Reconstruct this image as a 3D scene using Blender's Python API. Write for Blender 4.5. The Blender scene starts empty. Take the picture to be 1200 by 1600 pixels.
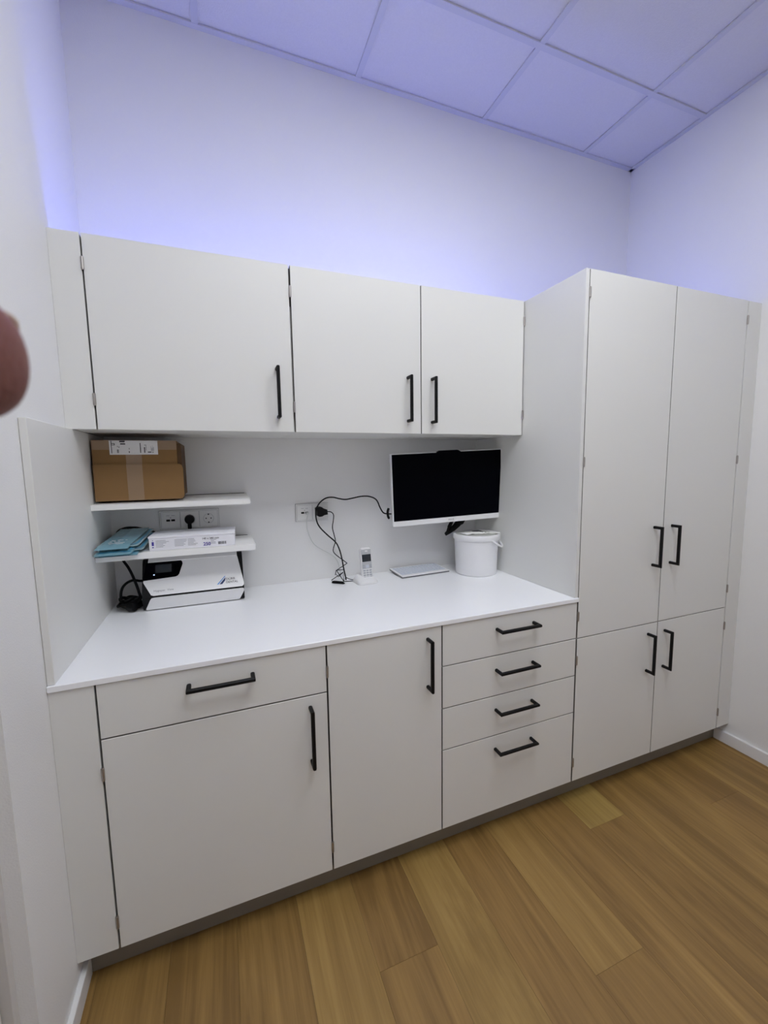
import bpy, bmesh, math, random
from mathutils import Vector, Matrix, noise

C = bpy.context.scene.collection
R = math.radians
PI = math.pi
rng = random.Random(7)

# ---------------------------------------------------------------- materials
def mat(name, col, rough=0.5, metal=0.0, var=0.0, vscale=(8, 8, 8), bump=0.0, bscale=200.0, emit=None, estr=0.0,
        trans=0.0, sss=0.0, coat=0.0, spec=None):
    m = bpy.data.materials.new(name); m.use_nodes = True
    nt = m.node_tree; b = nt.nodes['Principled BSDF']
    b.inputs['Base Color'].default_value = (*col, 1)
    b.inputs['Roughness'].default_value = rough
    b.inputs['Metallic'].default_value = metal
    if spec is not None: b.inputs['Specular IOR Level'].default_value = spec
    if trans: b.inputs['Transmission Weight'].default_value = trans
    if coat: b.inputs['Coat Weight'].default_value = coat
    if sss:
        b.inputs['Subsurface Weight'].default_value = sss
        b.inputs['Subsurface Radius'].default_value = (0.004, 0.0015, 0.001)
    if emit:
        b.inputs['Emission Color'].default_value = (*emit, 1)
        b.inputs['Emission Strength'].default_value = estr
    tc = nt.nodes.new('ShaderNodeTexCoord')
    if var:
        mp = nt.nodes.new('ShaderNodeMapping'); mp.inputs['Scale'].default_value = vscale
        nz = nt.nodes.new('ShaderNodeTexNoise'); nz.inputs['Scale'].default_value = 1.0; nz.inputs['Detail'].default_value = 5
        rp = nt.nodes.new('ShaderNodeMapRange')
        rp.inputs[3].default_value = 1 - var; rp.inputs[4].default_value = 1 + var
        mx = nt.nodes.new('ShaderNodeMix'); mx.data_type = 'RGBA'; mx.blend_type = 'MULTIPLY'
        mx.inputs[0].default_value = 1.0; mx.inputs[6].default_value = (*col, 1)
        nt.links.new(tc.outputs['Object'], mp.inputs[0]); nt.links.new(mp.outputs[0], nz.inputs['Vector'])
        nt.links.new(nz.outputs['Fac'], rp.inputs[0]); nt.links.new(rp.outputs[0], mx.inputs[7])
        nt.links.new(mx.outputs[2], b.inputs['Base Color'])
    if bump:
        n2 = nt.nodes.new('ShaderNodeTexNoise'); n2.inputs['Scale'].default_value = bscale; n2.inputs['Detail'].default_value = 3
        bp = nt.nodes.new('ShaderNodeBump'); bp.inputs['Strength'].default_value = bump; bp.inputs['Distance'].default_value = 0.002
        nt.links.new(tc.outputs['Object'], n2.inputs['Vector']); nt.links.new(n2.outputs['Fac'], bp.inputs['Height'])
        nt.links.new(bp.outputs['Normal'], b.inputs['Normal'])
    return m

M = {}
M['wall'] = mat('wall_paint', (.785, .785, .785), .75, bump=.25, bscale=260, var=.012, vscale=(3, 3, 3))
M['cab'] = mat('white_laminate', (.74, .74, .72), .42, bump=.02, bscale=500, var=.008, vscale=(2, 2, 2))
M['cab_gap_shade'] = mat('carcass_gap_shade', (.13, .12, .11), .6, var=.02)  # dark tone puts the shade of the door gaps into the board
M['edge'] = mat('door_edge_gap_shade', (.20, .19, .175), .6, var=.02)  # grey stands in for shade between neighbouring fronts
M['top'] = mat('worktop_laminate', (.91, .92, .945), .26, bump=.015, bscale=600, var=.008)
M['shelf'] = mat('shelf_board', (.82, .82, .81), .4, var=.01)
M['plinth'] = mat('plinth_board', (.22, .195, .16), .5, var=.03)
M['skirt'] = mat('skirting_paint', (.80, .80, .81), .4, var=.01)
M['tile'] = mat('mineral_fibre_tile', (.70, .70, .72), .9, var=.05, vscale=(160, 160, 160), bump=.35, bscale=220)
M['grid'] = mat('ceiling_grid_metal', (.60, .61, .66), .5, var=.01)
M['frame'] = mat('door_frame_paint', (.62, .60, .58), .45, var=.01)
M['black'] = mat('matt_black_metal', (.004, .004, .005), .5, var=.1, spec=.22)
M['steel'] = mat('hinge_steel', (.42, .39, .37), .38, metal=.9, var=.06, vscale=(90, 90, 90))
M['rubber'] = mat('black_plastic', (.003, .003, .004), .5, var=.1, spec=.2)
M['cable'] = mat('black_cable', (.003, .003, .004), .55, var=.1, spec=.2)
M['wcable'] = mat('pale_cable', (.62, .63, .62), .5, var=.03)
M['screen'] = mat('screen_glass', (.0012, .0013, .003), .25, var=.1, spec=.03)
M['white_pl'] = mat('white_plastic', (.80, .80, .81), .38, var=.01)
M['sock'] = mat('socket_plastic', (.74, .74, .73), .35, var=.01)
M['silver'] = mat('silver_plastic', (.50, .51, .53), .35, metal=.3, var=.02)
M['grey_key'] = mat('grey_key_plastic', (.40, .42, .46), .45, var=.02)
M['kb_key'] = mat('keyboard_key', (.58, .62, .70), .5, var=.02)
M['kb_side'] = mat('keyboard_edge', (.14, .14, .15), .5, var=.02)
M['card'] = mat('brown_cardboard', (.25, .140, .052), .85, var=.07, vscale=(14, 60, 14), bump=.1, bscale=120)
M['card_dark'] = mat('cardboard_inner_flap', (.105, .058, .026), .9, var=.08, vscale=(14, 60, 14))
M['tape'] = mat('packing_tape', (.30, .20, .12), .35, var=.05, vscale=(30, 8, 30))
M['paper'] = mat('label_paper', (.78, .78, .79), .7, var=.02)
M['ink'] = mat('printed_ink', (.03, .03, .04), .7, var=.1)
M['greyink_gap_shade'] = mat('grey_print_and_gap_shade', (.30, .30, .33), .7, var=.05)  # for print, and for shade lines painted round socket parts
M['violet'] = mat('violet_print', (.055, .035, .32), .6, var=.05)
M['carton'] = mat('white_carton', (.80, .80, .85), .6, var=.015)
M['film'] = mat('blue_pouch_film', (.19, .37, .45), .22, var=.22, vscale=(30, 9, 9), bump=.25, bscale=45, coat=.4)
M['film2'] = mat('pale_blue_pouch_film', (.33, .48, .53), .24, var=.18, vscale=(25, 9, 9), bump=.25, bscale=40, coat=.4)
M['film_seal'] = mat('blue_pouch_seal', (.05, .27, .43), .35, var=.12, vscale=(40, 40, 40))
M['logo_light'] = mat('logo_light_blue', (.10, .30, .68), .5, var=.03)
M['logo_dark'] = mat('logo_dark_blue', (.015, .035, .14), .5, var=.03)
M['lcd'] = mat('grey_lcd', (.012, .017, .024), .25, var=.06)
M['bucket'] = mat('bucket_plastic', (.80, .80, .82), .35, var=.01)
M['lid'] = mat('bucket_lid_plastic', (.55, .56, .53), .3, var=.02)
M['wipe'] = mat('white_fleece', (.80, .80, .78), .9, var=.04, vscale=(60, 60, 60), bump=.3, bscale=150)
M['dark_st'] = mat('dark_grey_sticker', (.05, .05, .055), .5, var=.1)
M['skin'] = mat('skin', (.175, .054, .040), .5, var=.10, vscale=(120, 120, 120), bump=.15, bscale=900, sss=.25)
M['nail'] = mat('fingernail', (.50, .37, .27), .3, var=.05, vscale=(60, 60, 60), sss=.1)
M['sleeve'] = mat('grey_sleeve_cloth', (.12, .13, .15), .9, var=.1, vscale=(80, 80, 80))
LED_COL = (.135, .185, 1.0)
M['led'] = mat('led_strip_glow', (.5, .5, .6), .5, emit=LED_COL, estr=54.0)
M['panel'] = mat('light_panel_diffuser', (.8, .8, .8), .5, emit=(.965, .995, 1.03), estr=15.6)
M['dot'] = mat('indicator_light', (.3, .4, .6), .4, emit=(.5, .65, 1.0), estr=1.2)

def floor_material():
    m = bpy.data.materials.new('oak_plank_vinyl'); m.use_nodes = True
    nt = m.node_tree; b = nt.nodes['Principled BSDF']; L = nt.links.new
    tc = nt.nodes.new('ShaderNodeTexCoord'); at = nt.nodes.new('ShaderNodeAttribute'); at.attribute_name = 'tone'
    sep = nt.nodes.new('ShaderNodeSeparateColor'); L(at.outputs['Color'], sep.inputs[0])
    off = nt.nodes.new('ShaderNodeVectorMath'); off.operation = 'MULTIPLY_ADD'
    off.inputs[1].default_value = (9, 17, 5); L(at.outputs['Color'], off.inputs[0]); L(tc.outputs['Object'], off.inputs[2])
    def nz(scale, sc, det):
        mp = nt.nodes.new('ShaderNodeMapping'); mp.inputs['Scale'].default_value = scale; L(off.outputs[0], mp.inputs[0])
        n = nt.nodes.new('ShaderNodeTexNoise'); n.inputs['Scale'].default_value = sc; n.inputs['Detail'].default_value = det
        n.inputs['Roughness'].default_value = .6
        L(mp.outputs[0], n.inputs['Vector']); return n
    broad = nz((17, .8, 1), 1, 4); fine = nz((95, 2.2, 1), 1, 4); pore = nz((420, 14, 1), 1, 2)
    ramp = nt.nodes.new('ShaderNodeValToRGB'); r = ramp.color_ramp
    r.elements[0].position = .25; r.elements[0].color = (.190, .112, .030, 1)
    r.elements[1].position = .78; r.elements[1].color = (.385, .252, .078, 1)
    e = r.elements.new(.5); e.color = (.285, .176, .050, 1)
    def madd(a, k, c):
        n = nt.nodes.new('ShaderNodeMath'); n.operation = 'MULTIPLY_ADD'; L(a, n.inputs[0]); n.inputs[1].default_value = k
        if hasattr(c, 'links'): L(c, n.inputs[2])
        else: n.inputs[2].default_value = c
        return n.outputs[0]
    v = madd(sep.outputs[0], .34, -.17)
    v = madd(broad.outputs['Fac'], 1.05, v)
    v = madd(fine.outputs['Fac'], .42, v)
    v = madd(pore.outputs['Fac'], .10, v)
    v = madd(v, 1.0, -.28)
    L(v, ramp.inputs[0])
    hs = nt.nodes.new('ShaderNodeMix'); hs.data_type = 'RGBA'; hs.blend_type = 'MULTIPLY'; hs.inputs[0].default_value = 1
    tint = nt.nodes.new('ShaderNodeMix'); tint.data_type = 'RGBA'; tint.inputs[6].default_value = (1.04, .97, .98, 1); tint.inputs[7].default_value = (.98, 1.02, .94, 1)
    L(sep.outputs[1], tint.inputs[0]); L(ramp.outputs[0], hs.inputs[6]); L(tint.outputs[2], hs.inputs[7])
    L(hs.outputs[2], b.inputs['Base Color'])
    b.inputs['Roughness'].default_value = .5
    bp = nt.nodes.new('ShaderNodeBump'); bp.inputs['Strength'].default_value = .12; bp.inputs['Distance'].default_value = .001
    L(fine.outputs['Fac'], bp.inputs['Height']); L(bp.outputs[0], b.inputs['Normal'])
    return m
M['floor'] = floor_material()

# ---------------------------------------------------------------- mesh builder
class MB:
    def __init__(s): s.bm = bmesh.new()
    def box(s, x0, x1, y0, y1, z0, z1, bev=0.0, mtx=None, seg=1):
        g = bmesh.ops.create_cube(s.bm, size=1.0)['verts']
        for v in g:
            v.co = Vector(((x0 + x1) / 2 + v.co.x * (x1 - x0), (y0 + y1) / 2 + v.co.y * (y1 - y0), (z0 + z1) / 2 + v.co.z * (z1 - z0)))
        vs = g
        if bev:
            es = list({e for v in g for e in v.link_edges})
            r = bmesh.ops.bevel(s.bm, geom=es, offset=bev, segments=seg, affect='EDGES', profile=.5)
            vs = list({v for f in r['faces'] for v in f.verts} | {v for v in g if v.is_valid})
        if mtx:
            for v in vs: v.co = mtx @ v.co
        return s
    def prism(s, poly, axis, a, b, fn=None):
        """poly 2D closed outline extruded along axis from a to b; fn maps the 3D point."""
        def P(p, t):
            q = {'x': (t, p[0], p[1]), 'y': (p[0], t, p[1]), 'z': (p[0], p[1], t)}[axis]
            return fn(Vector(q)) if fn else Vector(q)
        lo = [s.bm.verts.new(P(p, a)) for p in poly]; hi = [s.bm.verts.new(P(p, b)) for p in poly]
        n = len(poly)
        fs = [s.bm.faces.new(lo), s.bm.faces.new(hi[::-1])]
        for i in range(n): fs.append(s.bm.faces.new((lo[i], hi[i], hi[(i + 1) % n], lo[(i + 1) % n])))
        bmesh.ops.recalc_face_normals(s.bm, faces=fs)
        return s
    def cyl(s, p0, p1, r0, r1=None, n=20, cap=True):
        r1 = r0 if r1 is None else r1
        p0 = Vector(p0); p1 = Vector(p1); d = (p1 - p0)
        q = d.to_track_quat('Z', 'Y').to_matrix()
        A = [s.bm.verts.new(p0 + q @ Vector((math.cos(2*PI*i/n)*r0, math.sin(2*PI*i/n)*r0, 0))) for i in range(n)]
        B = [s.bm.verts.new(p1 + q @ Vector((math.cos(2*PI*i/n)*r1, math.sin(2*PI*i/n)*r1, 0))) for i in range(n)]
        for i in range(n): s.bm.faces.new((A[i], A[(i+1) % n], B[(i+1) % n], B[i]))
        if cap: s.bm.faces.new(A[::-1]); s.bm.faces.new(B)
        return s
    def lathe(s, prof, n=48, c=(0, 0, 0), mtx=None):
        rings = []
        c = Vector(c)
        def T(v): return (mtx @ v if mtx else v) + c
        for r, z in prof:
            if r < 1e-6: rings.append([s.bm.verts.new(T(Vector((0, 0, z))))])
            else: rings.append([s.bm.verts.new(T(Vector((r*math.cos(2*PI*i/n), r*math.sin(2*PI*i/n), z)))) for i in range(n)])
        fs = []
        for a, b in zip(rings, rings[1:]):
            for i in range(n):
                j = (i + 1) % n
                if len(a) == 1: fs.append(s.bm.faces.new((a[0], b[j], b[i])))
                elif len(b) == 1: fs.append(s.bm.faces.new((a[i], a[j], b[0])))
                else: fs.append(s.bm.faces.new((a[i], a[j], b[j], b[i])))
        bmesh.ops.recalc_face_normals(s.bm, faces=fs)
        return s
    def tube(s, pts, r, n=10, sub=6, smooth=True):
        P = [Vector(p) for p in pts]
        if smooth and len(P) > 2:
            Q = []
            for i in range(len(P) - 1):
                a, b, c, d = P[max(i-1, 0)], P[i], P[i+1], P[min(i+2, len(P)-1)]
                for k in range(sub):
                    t = k / sub
                    Q.append(.5*((2*b) + (c-a)*t + (2*a-5*b+4*c-d)*t*t + (3*b-a-3*c+d)*t**3))
            Q.append(P[-1]); P = Q
        t0 = (P[1] - P[0]).normalized(); up = t0.orthogonal().normalized(); prev = None; first = None
        for i, p in enumerate(P):
            t = (P[min(i+1, len(P)-1)] - P[max(i-1, 0)]).normalized()
            up = (up - t * up.dot(t)); up = up.normalized() if up.length > 1e-6 else t.orthogonal().normalized()
            w = t.cross(up)
            ring = [s.bm.verts.new(p + (up*math.cos(2*PI*k/n) + w*math.sin(2*PI*k/n))*r) for k in range(n)]
            if prev:
                for k in range(n): s.bm.faces.new((prev[k], prev[(k+1) % n], ring[(k+1) % n], ring[k]))
            else: first = ring
            prev = ring
        s.bm.faces.new(first[::-1]); s.bm.faces.new(prev)
        return s
    def sweep_square(s, pts, w):
        """square section bar with mitred corners through pts"""
        P = [Vector(p) for p in pts]
        nrm = (P[1]-P[0]).cross(P[2]-P[1]).normalized() if len(P) > 2 else (P[1]-P[0]).orthogonal().normalized()
        prev = None; first = None
        for i, p in enumerate(P):
            if i == 0: t = (P[1]-P[0]).normalized(); sc = 1
            elif i == len(P)-1: t = (P[-1]-P[-2]).normalized(); sc = 1
            else:
                a = (P[i]-P[i-1]).normalized(); b = (P[i+1]-P[i]).normalized(); t = (a+b).normalized(); sc = 1/max(.3, t.dot(a))
            side = nrm.cross(t)*sc
            ring = [s.bm.verts.new(p + side*x*w/2 + nrm*y*w/2) for x, y in ((-1, -.55), (-.55, -1), (.55, -1), (1, -.55), (1, .55), (.55, 1), (-.55, 1), (-1, .55))]
            if prev:
                for k in range(8): s.bm.faces.new((prev[k], prev[(k+1) % 8], ring[(k+1) % 8], ring[k]))
            else: first = ring
            prev = ring
        s.bm.faces.new(first[::-1]); s.bm.faces.new(prev)
        return s
    def text(s, txt, size, mtx, depth=.0003, bold=0.0):
        cu = bpy.data.curves.new('lettering', 'FONT'); cu.body = txt; cu.size = size; cu.extrude = depth
        cu.resolution_u = 3; cu.offset = bold
        o = bpy.data.objects.new('lettering_source', cu); C.objects.link(o)
        dg = bpy.context.evaluated_depsgraph_get(); me = bpy.data.meshes.new_from_object(o.evaluated_get(dg))
        bpy.data.objects.remove(o); me.transform(mtx); s.bm.from_mesh(me); bpy.data.meshes.remove(me); bpy.data.curves.remove(cu)
        return s

def obj(name, mb, m, parent=None, smooth=False, local=False):
    me = bpy.data.meshes.new(name)
    bmesh.ops.recalc_face_normals(mb.bm, faces=mb.bm.faces[:])
    mb.bm.to_mesh(me); mb.bm.free()
    o = bpy.data.objects.new(name, me); C.objects.link(o)
    me.materials.append(m)
    if smooth:
        for p in me.polygons: p.use_smooth = True
        try: me.set_sharp_from_angle(angle=R(38))
        except Exception: pass
    if parent is not None:
        o.parent = parent
        if not local:                          # geometry given in room coordinates
            q = parent; off = Vector()
            while q is not None: off += q.location; q = q.parent
            me.transform(Matrix.Translation(-off))
    return o
def tag(o, label, cat, group=None):
    o['label'] = label; o['category'] = cat
    if group: o['group'] = group
    return o
def thing(name, label, cat, loc, group=None, rotz=0.0):
    o = bpy.data.objects.new(name, None); C.objects.link(o); o.empty_display_size = .05
    o.location = loc; o.rotation_euler = (0, 0, rotz)
    return tag(o, label, cat, group)
def single(name, label, cat, mb, m, smooth=False, group=None, origin=None):
    o = obj(name, mb, m, None, smooth)
    if origin is not None:
        o.data.transform(Matrix.Translation(-Vector(origin))); o.location = origin
    return tag(o, label, cat, group)
def struct(name, mb, m, parent=None, smooth=False):
    o = obj(name, mb, m, parent, smooth)
    o['kind'] = 'structure'
    return o

# ---------------------------------------------------------------- dimensions (metres; back wall y=0, room towards -y)
XR = 2.662; ZC = 2.996; YF = -3.70
B1, B2, B3, B4, B5, B6 = .0965, .6843, 1.0779, 1.6692, 2.1197, 2.5675
D1 = -.6814; DU = -.3603
ZK, ZS, ZT, ZU, ZW = .103, .7020, 2.058, 1.502, .8653
U1, U2, U3 = .0788, .6710, 1.1646
TW = .0155; COVE = 1.930; PT = .017
DT = .019                                          # door thickness
GAP = .0022

# ---------------------------------------------------------------- the room
fl = MB(); tone = fl.bm.loops.layers.color.new('tone')
def plank(x0, x1, y0, y1, t, h):
    g = .0003
    vs = [fl.bm.verts.new((x, y, 0)) for x, y in ((x0+g, y0+g), (x1-g, y0+g), (x1-g, y1-g), (x0+g, y1-g))]
    f = fl.bm.faces.new(vs)
    lo = [fl.bm.verts.new((v.co.x, v.co.y, -.006)) for v in vs]
    fs = [f] + [fl.bm.faces.new((vs[i], lo[i], lo[(i+1) % 4], vs[(i+1) % 4])) for i in range(4)]
    for ff in fs:
        for lp in ff.loops: lp[tone] = (t, h, rng.random(), 1)
x = .03 - .18; k = 0
JOINT = {.75: -.922, 1.65: -.797, 1.29: -1.148, 2.19: -.8915, 1.11: -1.50, .39: -1.78, 1.83: -1.36, 2.01: -1.95, .93: -1.25, .57: -1.62, 1.47: -1.78, 2.37: -1.4, 2.55: -1.1, .21: -1.2}
TONE = {(1.65, 0): (.98, .95), (.75, 0): (.25, .2), (1.11, 0): (.12, .1), (.93, 0): (.78, .7), (1.29, 0): (.70, .5), (1.47, 0): (.42, .2),
        (1.65, 1): (.20, .3), (.75, 1): (.55, .3), (2.19, 0): (.30, .2), (2.37, 0): (.55, .5), (1.83, 0): (.45, .45), (2.01, 0): (.52, .4),
        (.57, 0): (.74, .6), (.39, 0): (.35, .4), (.21, 0): (.22, .3), (1.29, 1): (.45, .1), (.03, 0): (.45, .4), (1.83, 1): (.6, .6), (2.19, 1): (.42, .1)}
while x < XR:
    key = round(x, 2); j = JOINT.get(key, -1.3); ys = [0.0]
    y = j
    while y > YF: ys.append(y); y -= 1.22
    ys.append(YF)
    for q in range(len(ys) - 1):
        t, h = TONE.get((key, q), (rng.uniform(.2, .8), rng.uniform(.1, .7)))
        plank(max(x, -.001), min(x + .18, XR), ys[q+1], ys[q], t, h)
    x += .18
fl.box(-.15, XR + .1, YF - .1, .1, -.08, -.0062)
for f in fl.bm.faces:
    for lp in f.loops:
        if lp[tone][3] == 0: lp[tone] = (.1, .2, .3, 1)
struct('floor', fl, M['floor'])
struct('wall_back', MB().box(-.15, XR + .1, 0, .1, 0, ZC + .12), M['wall'])
struct('wall_right', MB().box(XR, XR + .1, YF, 0, 0, ZC + .12), M['wall'])
struct('wall_front', MB().box(-.15, XR + .1, YF - .1, YF, 0, ZC + .12), M['wall'])
DY0, DY1, DZ = -1.785, -.895, 2.13
wl = MB().box(-.15, 0, DY1, 0, 0, ZC + .12).box(-.15, 0, YF, DY0, 0, ZC + .12).box(-.15, 0, DY0, DY1, DZ, ZC + .12)
struct('wall_left', wl, M['wall'])
dr = struct('door_1', MB().box(-.090, -.048, DY0 + .022, DY1 - .022, .006, DZ - .022, .0015), M['frame'])
struct('door_frame', MB().box(-.15, -.03, DY1 - .020, DY1, 0, DZ, .001).box(-.15, -.03, DY0, DY0 + .020, 0, DZ, .001).box(-.15, -.03, DY0 + .02, DY1 - .02, DZ - .02, DZ, .001), M['frame'], dr)
hb = MB().cyl((-.048, DY0 + .09, 1.05), (.0, DY0 + .09, 1.05), .009).cyl((.0, DY0 + .085, 1.05), (.0, DY0 + .21, 1.05), .009)
struct('door_handle', hb, M['steel'], dr, True)
struct('baseboard_left', MB().box(0, .014, DY1 + .004, -.6265, 0, .058, .002).box(0, .014, YF, DY0 - .004, 0, .058, .002), M['skirt'])
struct('baseboard_right', MB().box(XR - .014, XR, YF, -.6265, 0, .058, .002), M['skirt'])
struct('baseboard_front', MB().box(.014, XR - .014, YF, YF + .014, 0, .058, .002), M['skirt'])

GX = [-.2050, .4202, 1.0469, 1.6724, 2.2967]; GY = [-.3944 - .6245 * i for i in range(6)]
XS = [0] + GX[1:] + [XR]; YS = [0] + [g for g in GY if g > YF] + [YF]
LIGHTS = [(2, 2), (1, 3)]
ti = MB()
for i in range(len(XS) - 1):
    for j in range(len(YS) - 1):
        if (i, j) in LIGHTS: continue
        ti.box(XS[i] + .001, XS[i+1] - .001, YS[j+1] + .001, YS[j] - .001, ZC + .007, ZC + .022)
ti.box(-.15, XR + .1, YF - .1, .1, ZC + .12, ZC + .16)
struct('ceiling', ti, M['tile'])
gr = MB()
for g in XS[1:-1]: gr.box(g - .012, g + .012, YF, 0, ZC, ZC + .006)
for g in YS[1:-1]: gr.box(0, XR, g - .012, g + .012, ZC - .0004, ZC + .0056)
gr.box(0, XR, -.022, 0, ZC - .0008, ZC + .0052).box(0, XR, YF, YF + .022, ZC - .0008, ZC + .0052)
gr.box(0, .022, YF, 0, ZC - .0008, ZC + .0052).box(XR - .022, XR, YF, 0, ZC - .0008, ZC + .0052)
struct('trim_1', gr, M['grid'])
for n, (i, j) in enumerate(LIGHTS):
    cx, cy = (XS[i] + XS[i+1]) / 2, (YS[j] + YS[j+1]) / 2
    t = thing('ceiling_light', ['square ceiling light panel nearer to the cabinets', 'square ceiling light panel farther from the cabinets'][n], 'ceiling light', (cx, cy, ZC), 'recessed ceiling light panels')
    w = .298
    obj('panel_frame', MB().box(cx-w, cx+w, cy-w, cy-w+.014, ZC-.004, ZC+.03).box(cx-w, cx+w, cy+w-.014, cy+w, ZC-.004, ZC+.03).box(cx-w, cx-w+.014, cy-w+.014, cy+w-.014, ZC-.004, ZC+.03).box(cx+w-.014, cx+w, cy-w+.014, cy+w-.014, ZC-.004, ZC+.03), M['white_pl'], t)
    obj('diffuser', MB().box(cx-w+.014, cx+w-.014, cy-w+.014, cy+w-.014, ZC-.001, ZC+.02), M['panel'], t)

# ---------------------------------------------------------------- cabinet helpers
def bar_handle(parent, a, b, face):
    """U-shaped square bar handle on a front at y=face; a,b = (x,z) of the two feet."""
    out = face - .034
    pts = [(a[0], face, a[1]), (a[0], out, a[1]), (b[0], out, b[1]), (b[0], face, b[1])]
    return obj('handle', MB().sweep_square(pts, .0112), M['black'], parent)
def hinge(parent, x, z, face, h=.033):
    y = face - .0022
    mb = MB().cyl((x, y, z - h/2), (x, y, z + h/2), .0042, n=14)
    mb.cyl((x, y, z - h/2 - .0022), (x, y, z - h/2), .0030, n=12).cyl((x, y, z + h/2), (x, y, z + h/2 + .0022), .0030, n=12)
    return obj('hinge', mb, M['steel'], parent, True)
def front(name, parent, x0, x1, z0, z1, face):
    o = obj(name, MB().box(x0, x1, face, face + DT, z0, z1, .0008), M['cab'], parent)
    o.data.materials.append(M['edge'])           # gap shade coloured onto the sides and the top edge, white front
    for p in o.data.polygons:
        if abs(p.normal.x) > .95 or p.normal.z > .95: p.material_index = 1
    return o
def carcass(parent, x0, x1, y0, z0, z1, t=.018, m='cab_gap_shade'):
    mb = MB().box(x0, x0 + t, y0, -.002, z0, z1).box(x1 - t, x1, y0, -.002, z0, z1)
    mb.box(x0 + t, x1 - t, y0, -.002, z0, z0 + t).box(x0 + t, x1 - t, y0, -.002, z1 - t, z1).box(x0 + t, x1 - t, -.012, -.002, z0 + t, z1 - t)
    return obj('carcass', mb, M[m], parent)

def gap_light_block(parent, x0, x1, y0): return obj('gap_light_block', MB().box(x0, x1, y0 - .0015, y0 + .010, COVE + .0002, ZT - .004), M['cab_gap_shade'], parent)  # unseen dark strip added behind a gap to stop the cove light leaking
# --- wall cabinets
yb = DU + DT + .002
t = thing('wall_cabinet', 'widest white wall cabinet with one door, above the cardboard box', 'wall cabinet', ((U1+U2)/2, DU/2, ZU), 'white wall cabinets over the worktop')
carcass(t, .0010, U2 - .0005, yb, ZU + .001, COVE, m='cab')
gap_light_block(t, .0012, U1 + .025, yb); gap_light_block(t, U2 - .030, U2 - .0006, yb)
d = front('door', t, U1 + .0030, U2 - GAP - .001, ZU, ZT, DU)
bar_handle(d, (.6165, 1.5525), (.6165, 1.7125), DU)
for z in (1.590, 1.974): hinge(d, U1 + .001, z, DU)
t = thing('wall_cabinet', 'white two-door wall cabinet hung above the wall-mounted screen', 'wall cabinet', ((U2+B4)/2, DU/2, ZU), 'white wall cabinets over the worktop')
carcass(t, U2 + .0005, B4 - .0175, yb, ZU + .001, COVE, m='cab')
gap_light_block(t, U2 + .0006, U2 + .030, yb); gap_light_block(t, U3 - .02, U3 + .02, yb); gap_light_block(t, B4 - .045, B4 - .0178, yb)
d = front('door', t, U2 + GAP + .001, U3 - GAP + .0005, ZU, ZT, DU)
bar_handle(d, (1.1080, 1.5500), (1.1080, 1.7125), DU)
for z in (1.588, 1.9715): hinge(d, U2 + .0005, z, DU)
d = front('door', t, U3 + GAP - .0005, B4 - .0205, ZU, ZT, DU)
bar_handle(d, (1.2120, 1.5470), (1.2120, 1.7125), DU)
for z in (1.589, 1.9765): hinge(d, B4 - .0195, z, DU)
single('filler_panel', 'narrow white filler strip between the widest wall cabinet and the left wall', 'filler panel', MB().box(.0001, U1 - .0015, DU, DU + DT, ZU, ZT, .001), M['cab'], group='white filler strips beside the walls', origin=(.04, DU, ZU))
# --- base cabinets
ybb = D1 + DT + .002; ZB = ZW - TW - .0005
t = thing('base_cabinet', 'wide white base cabinet with one drawer above one door, at the left wall', 'base cabinet', ((B1+B2)/2, D1/2, ZK))
carcass(t, .0010, B2 - .0005, ybb, ZK + .001, ZB - .001)
d = front('drawer_front', t, B1 + .0026, B2 - .0026, ZS + .0015, ZB - .002, D1)
bar_handle(d, (.3080, .8020), (.4714, .8020), D1)
d = front('door', t, B1 + .0026, B2 - .0026, ZK, ZS - .0022, D1)
bar_handle(d, (.6305, .4930), (.6305, .6640), D1)
for z in (.609, .184): hinge(d, B1 + .0005, z, D1)
t = thing('base_cabinet', 'narrow white base cabinet with a single full-height door, left of the drawers', 'base cabinet', ((B2+B3)/2, D1/2, ZK))
carcass(t, B2 + .0005, B3 - .0005, ybb, ZK + .001, ZB - .001)
d = front('door', t, B2 + .0026, B3 - GAP, ZK, ZB - .002, D1)
bar_handle(d, (1.0240, .6450), (1.0240, .8100), D1)
for z in (.766, .1845): hinge(d, B2 + .0005, z, D1)
t = thing('drawer_cabinet', 'white base cabinet with four drawers stacked under the worktop', 'drawer cabinet', ((B3+B4)/2, D1/2, ZK))
carcass(t, B3 + .0005, B4 - .0015, ybb, ZK + .001, ZB - .001)
zz = [ZB - .0005, .7035, .5525, .4000, ZK - .0015]
for i, hz in enumerate((.8000, .6485, .4980, .3465)):
    d = front('drawer_front', t, B3 + GAP, B4 - .0045, zz[i+1] + .0015, zz[i] - .0015, D1)
    bar_handle(d, (1.2970, hz), (1.4575, hz), D1)
single('filler_panel', 'narrow white filler strip between the wide base cabinet and the left wall', 'filler panel', MB().box(.0001, B1 - .0022, D1, D1 + DT, ZK, ZB - .001, .001), M['cab'], group='white filler strips beside the walls', origin=(.048, D1, ZK))
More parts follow.
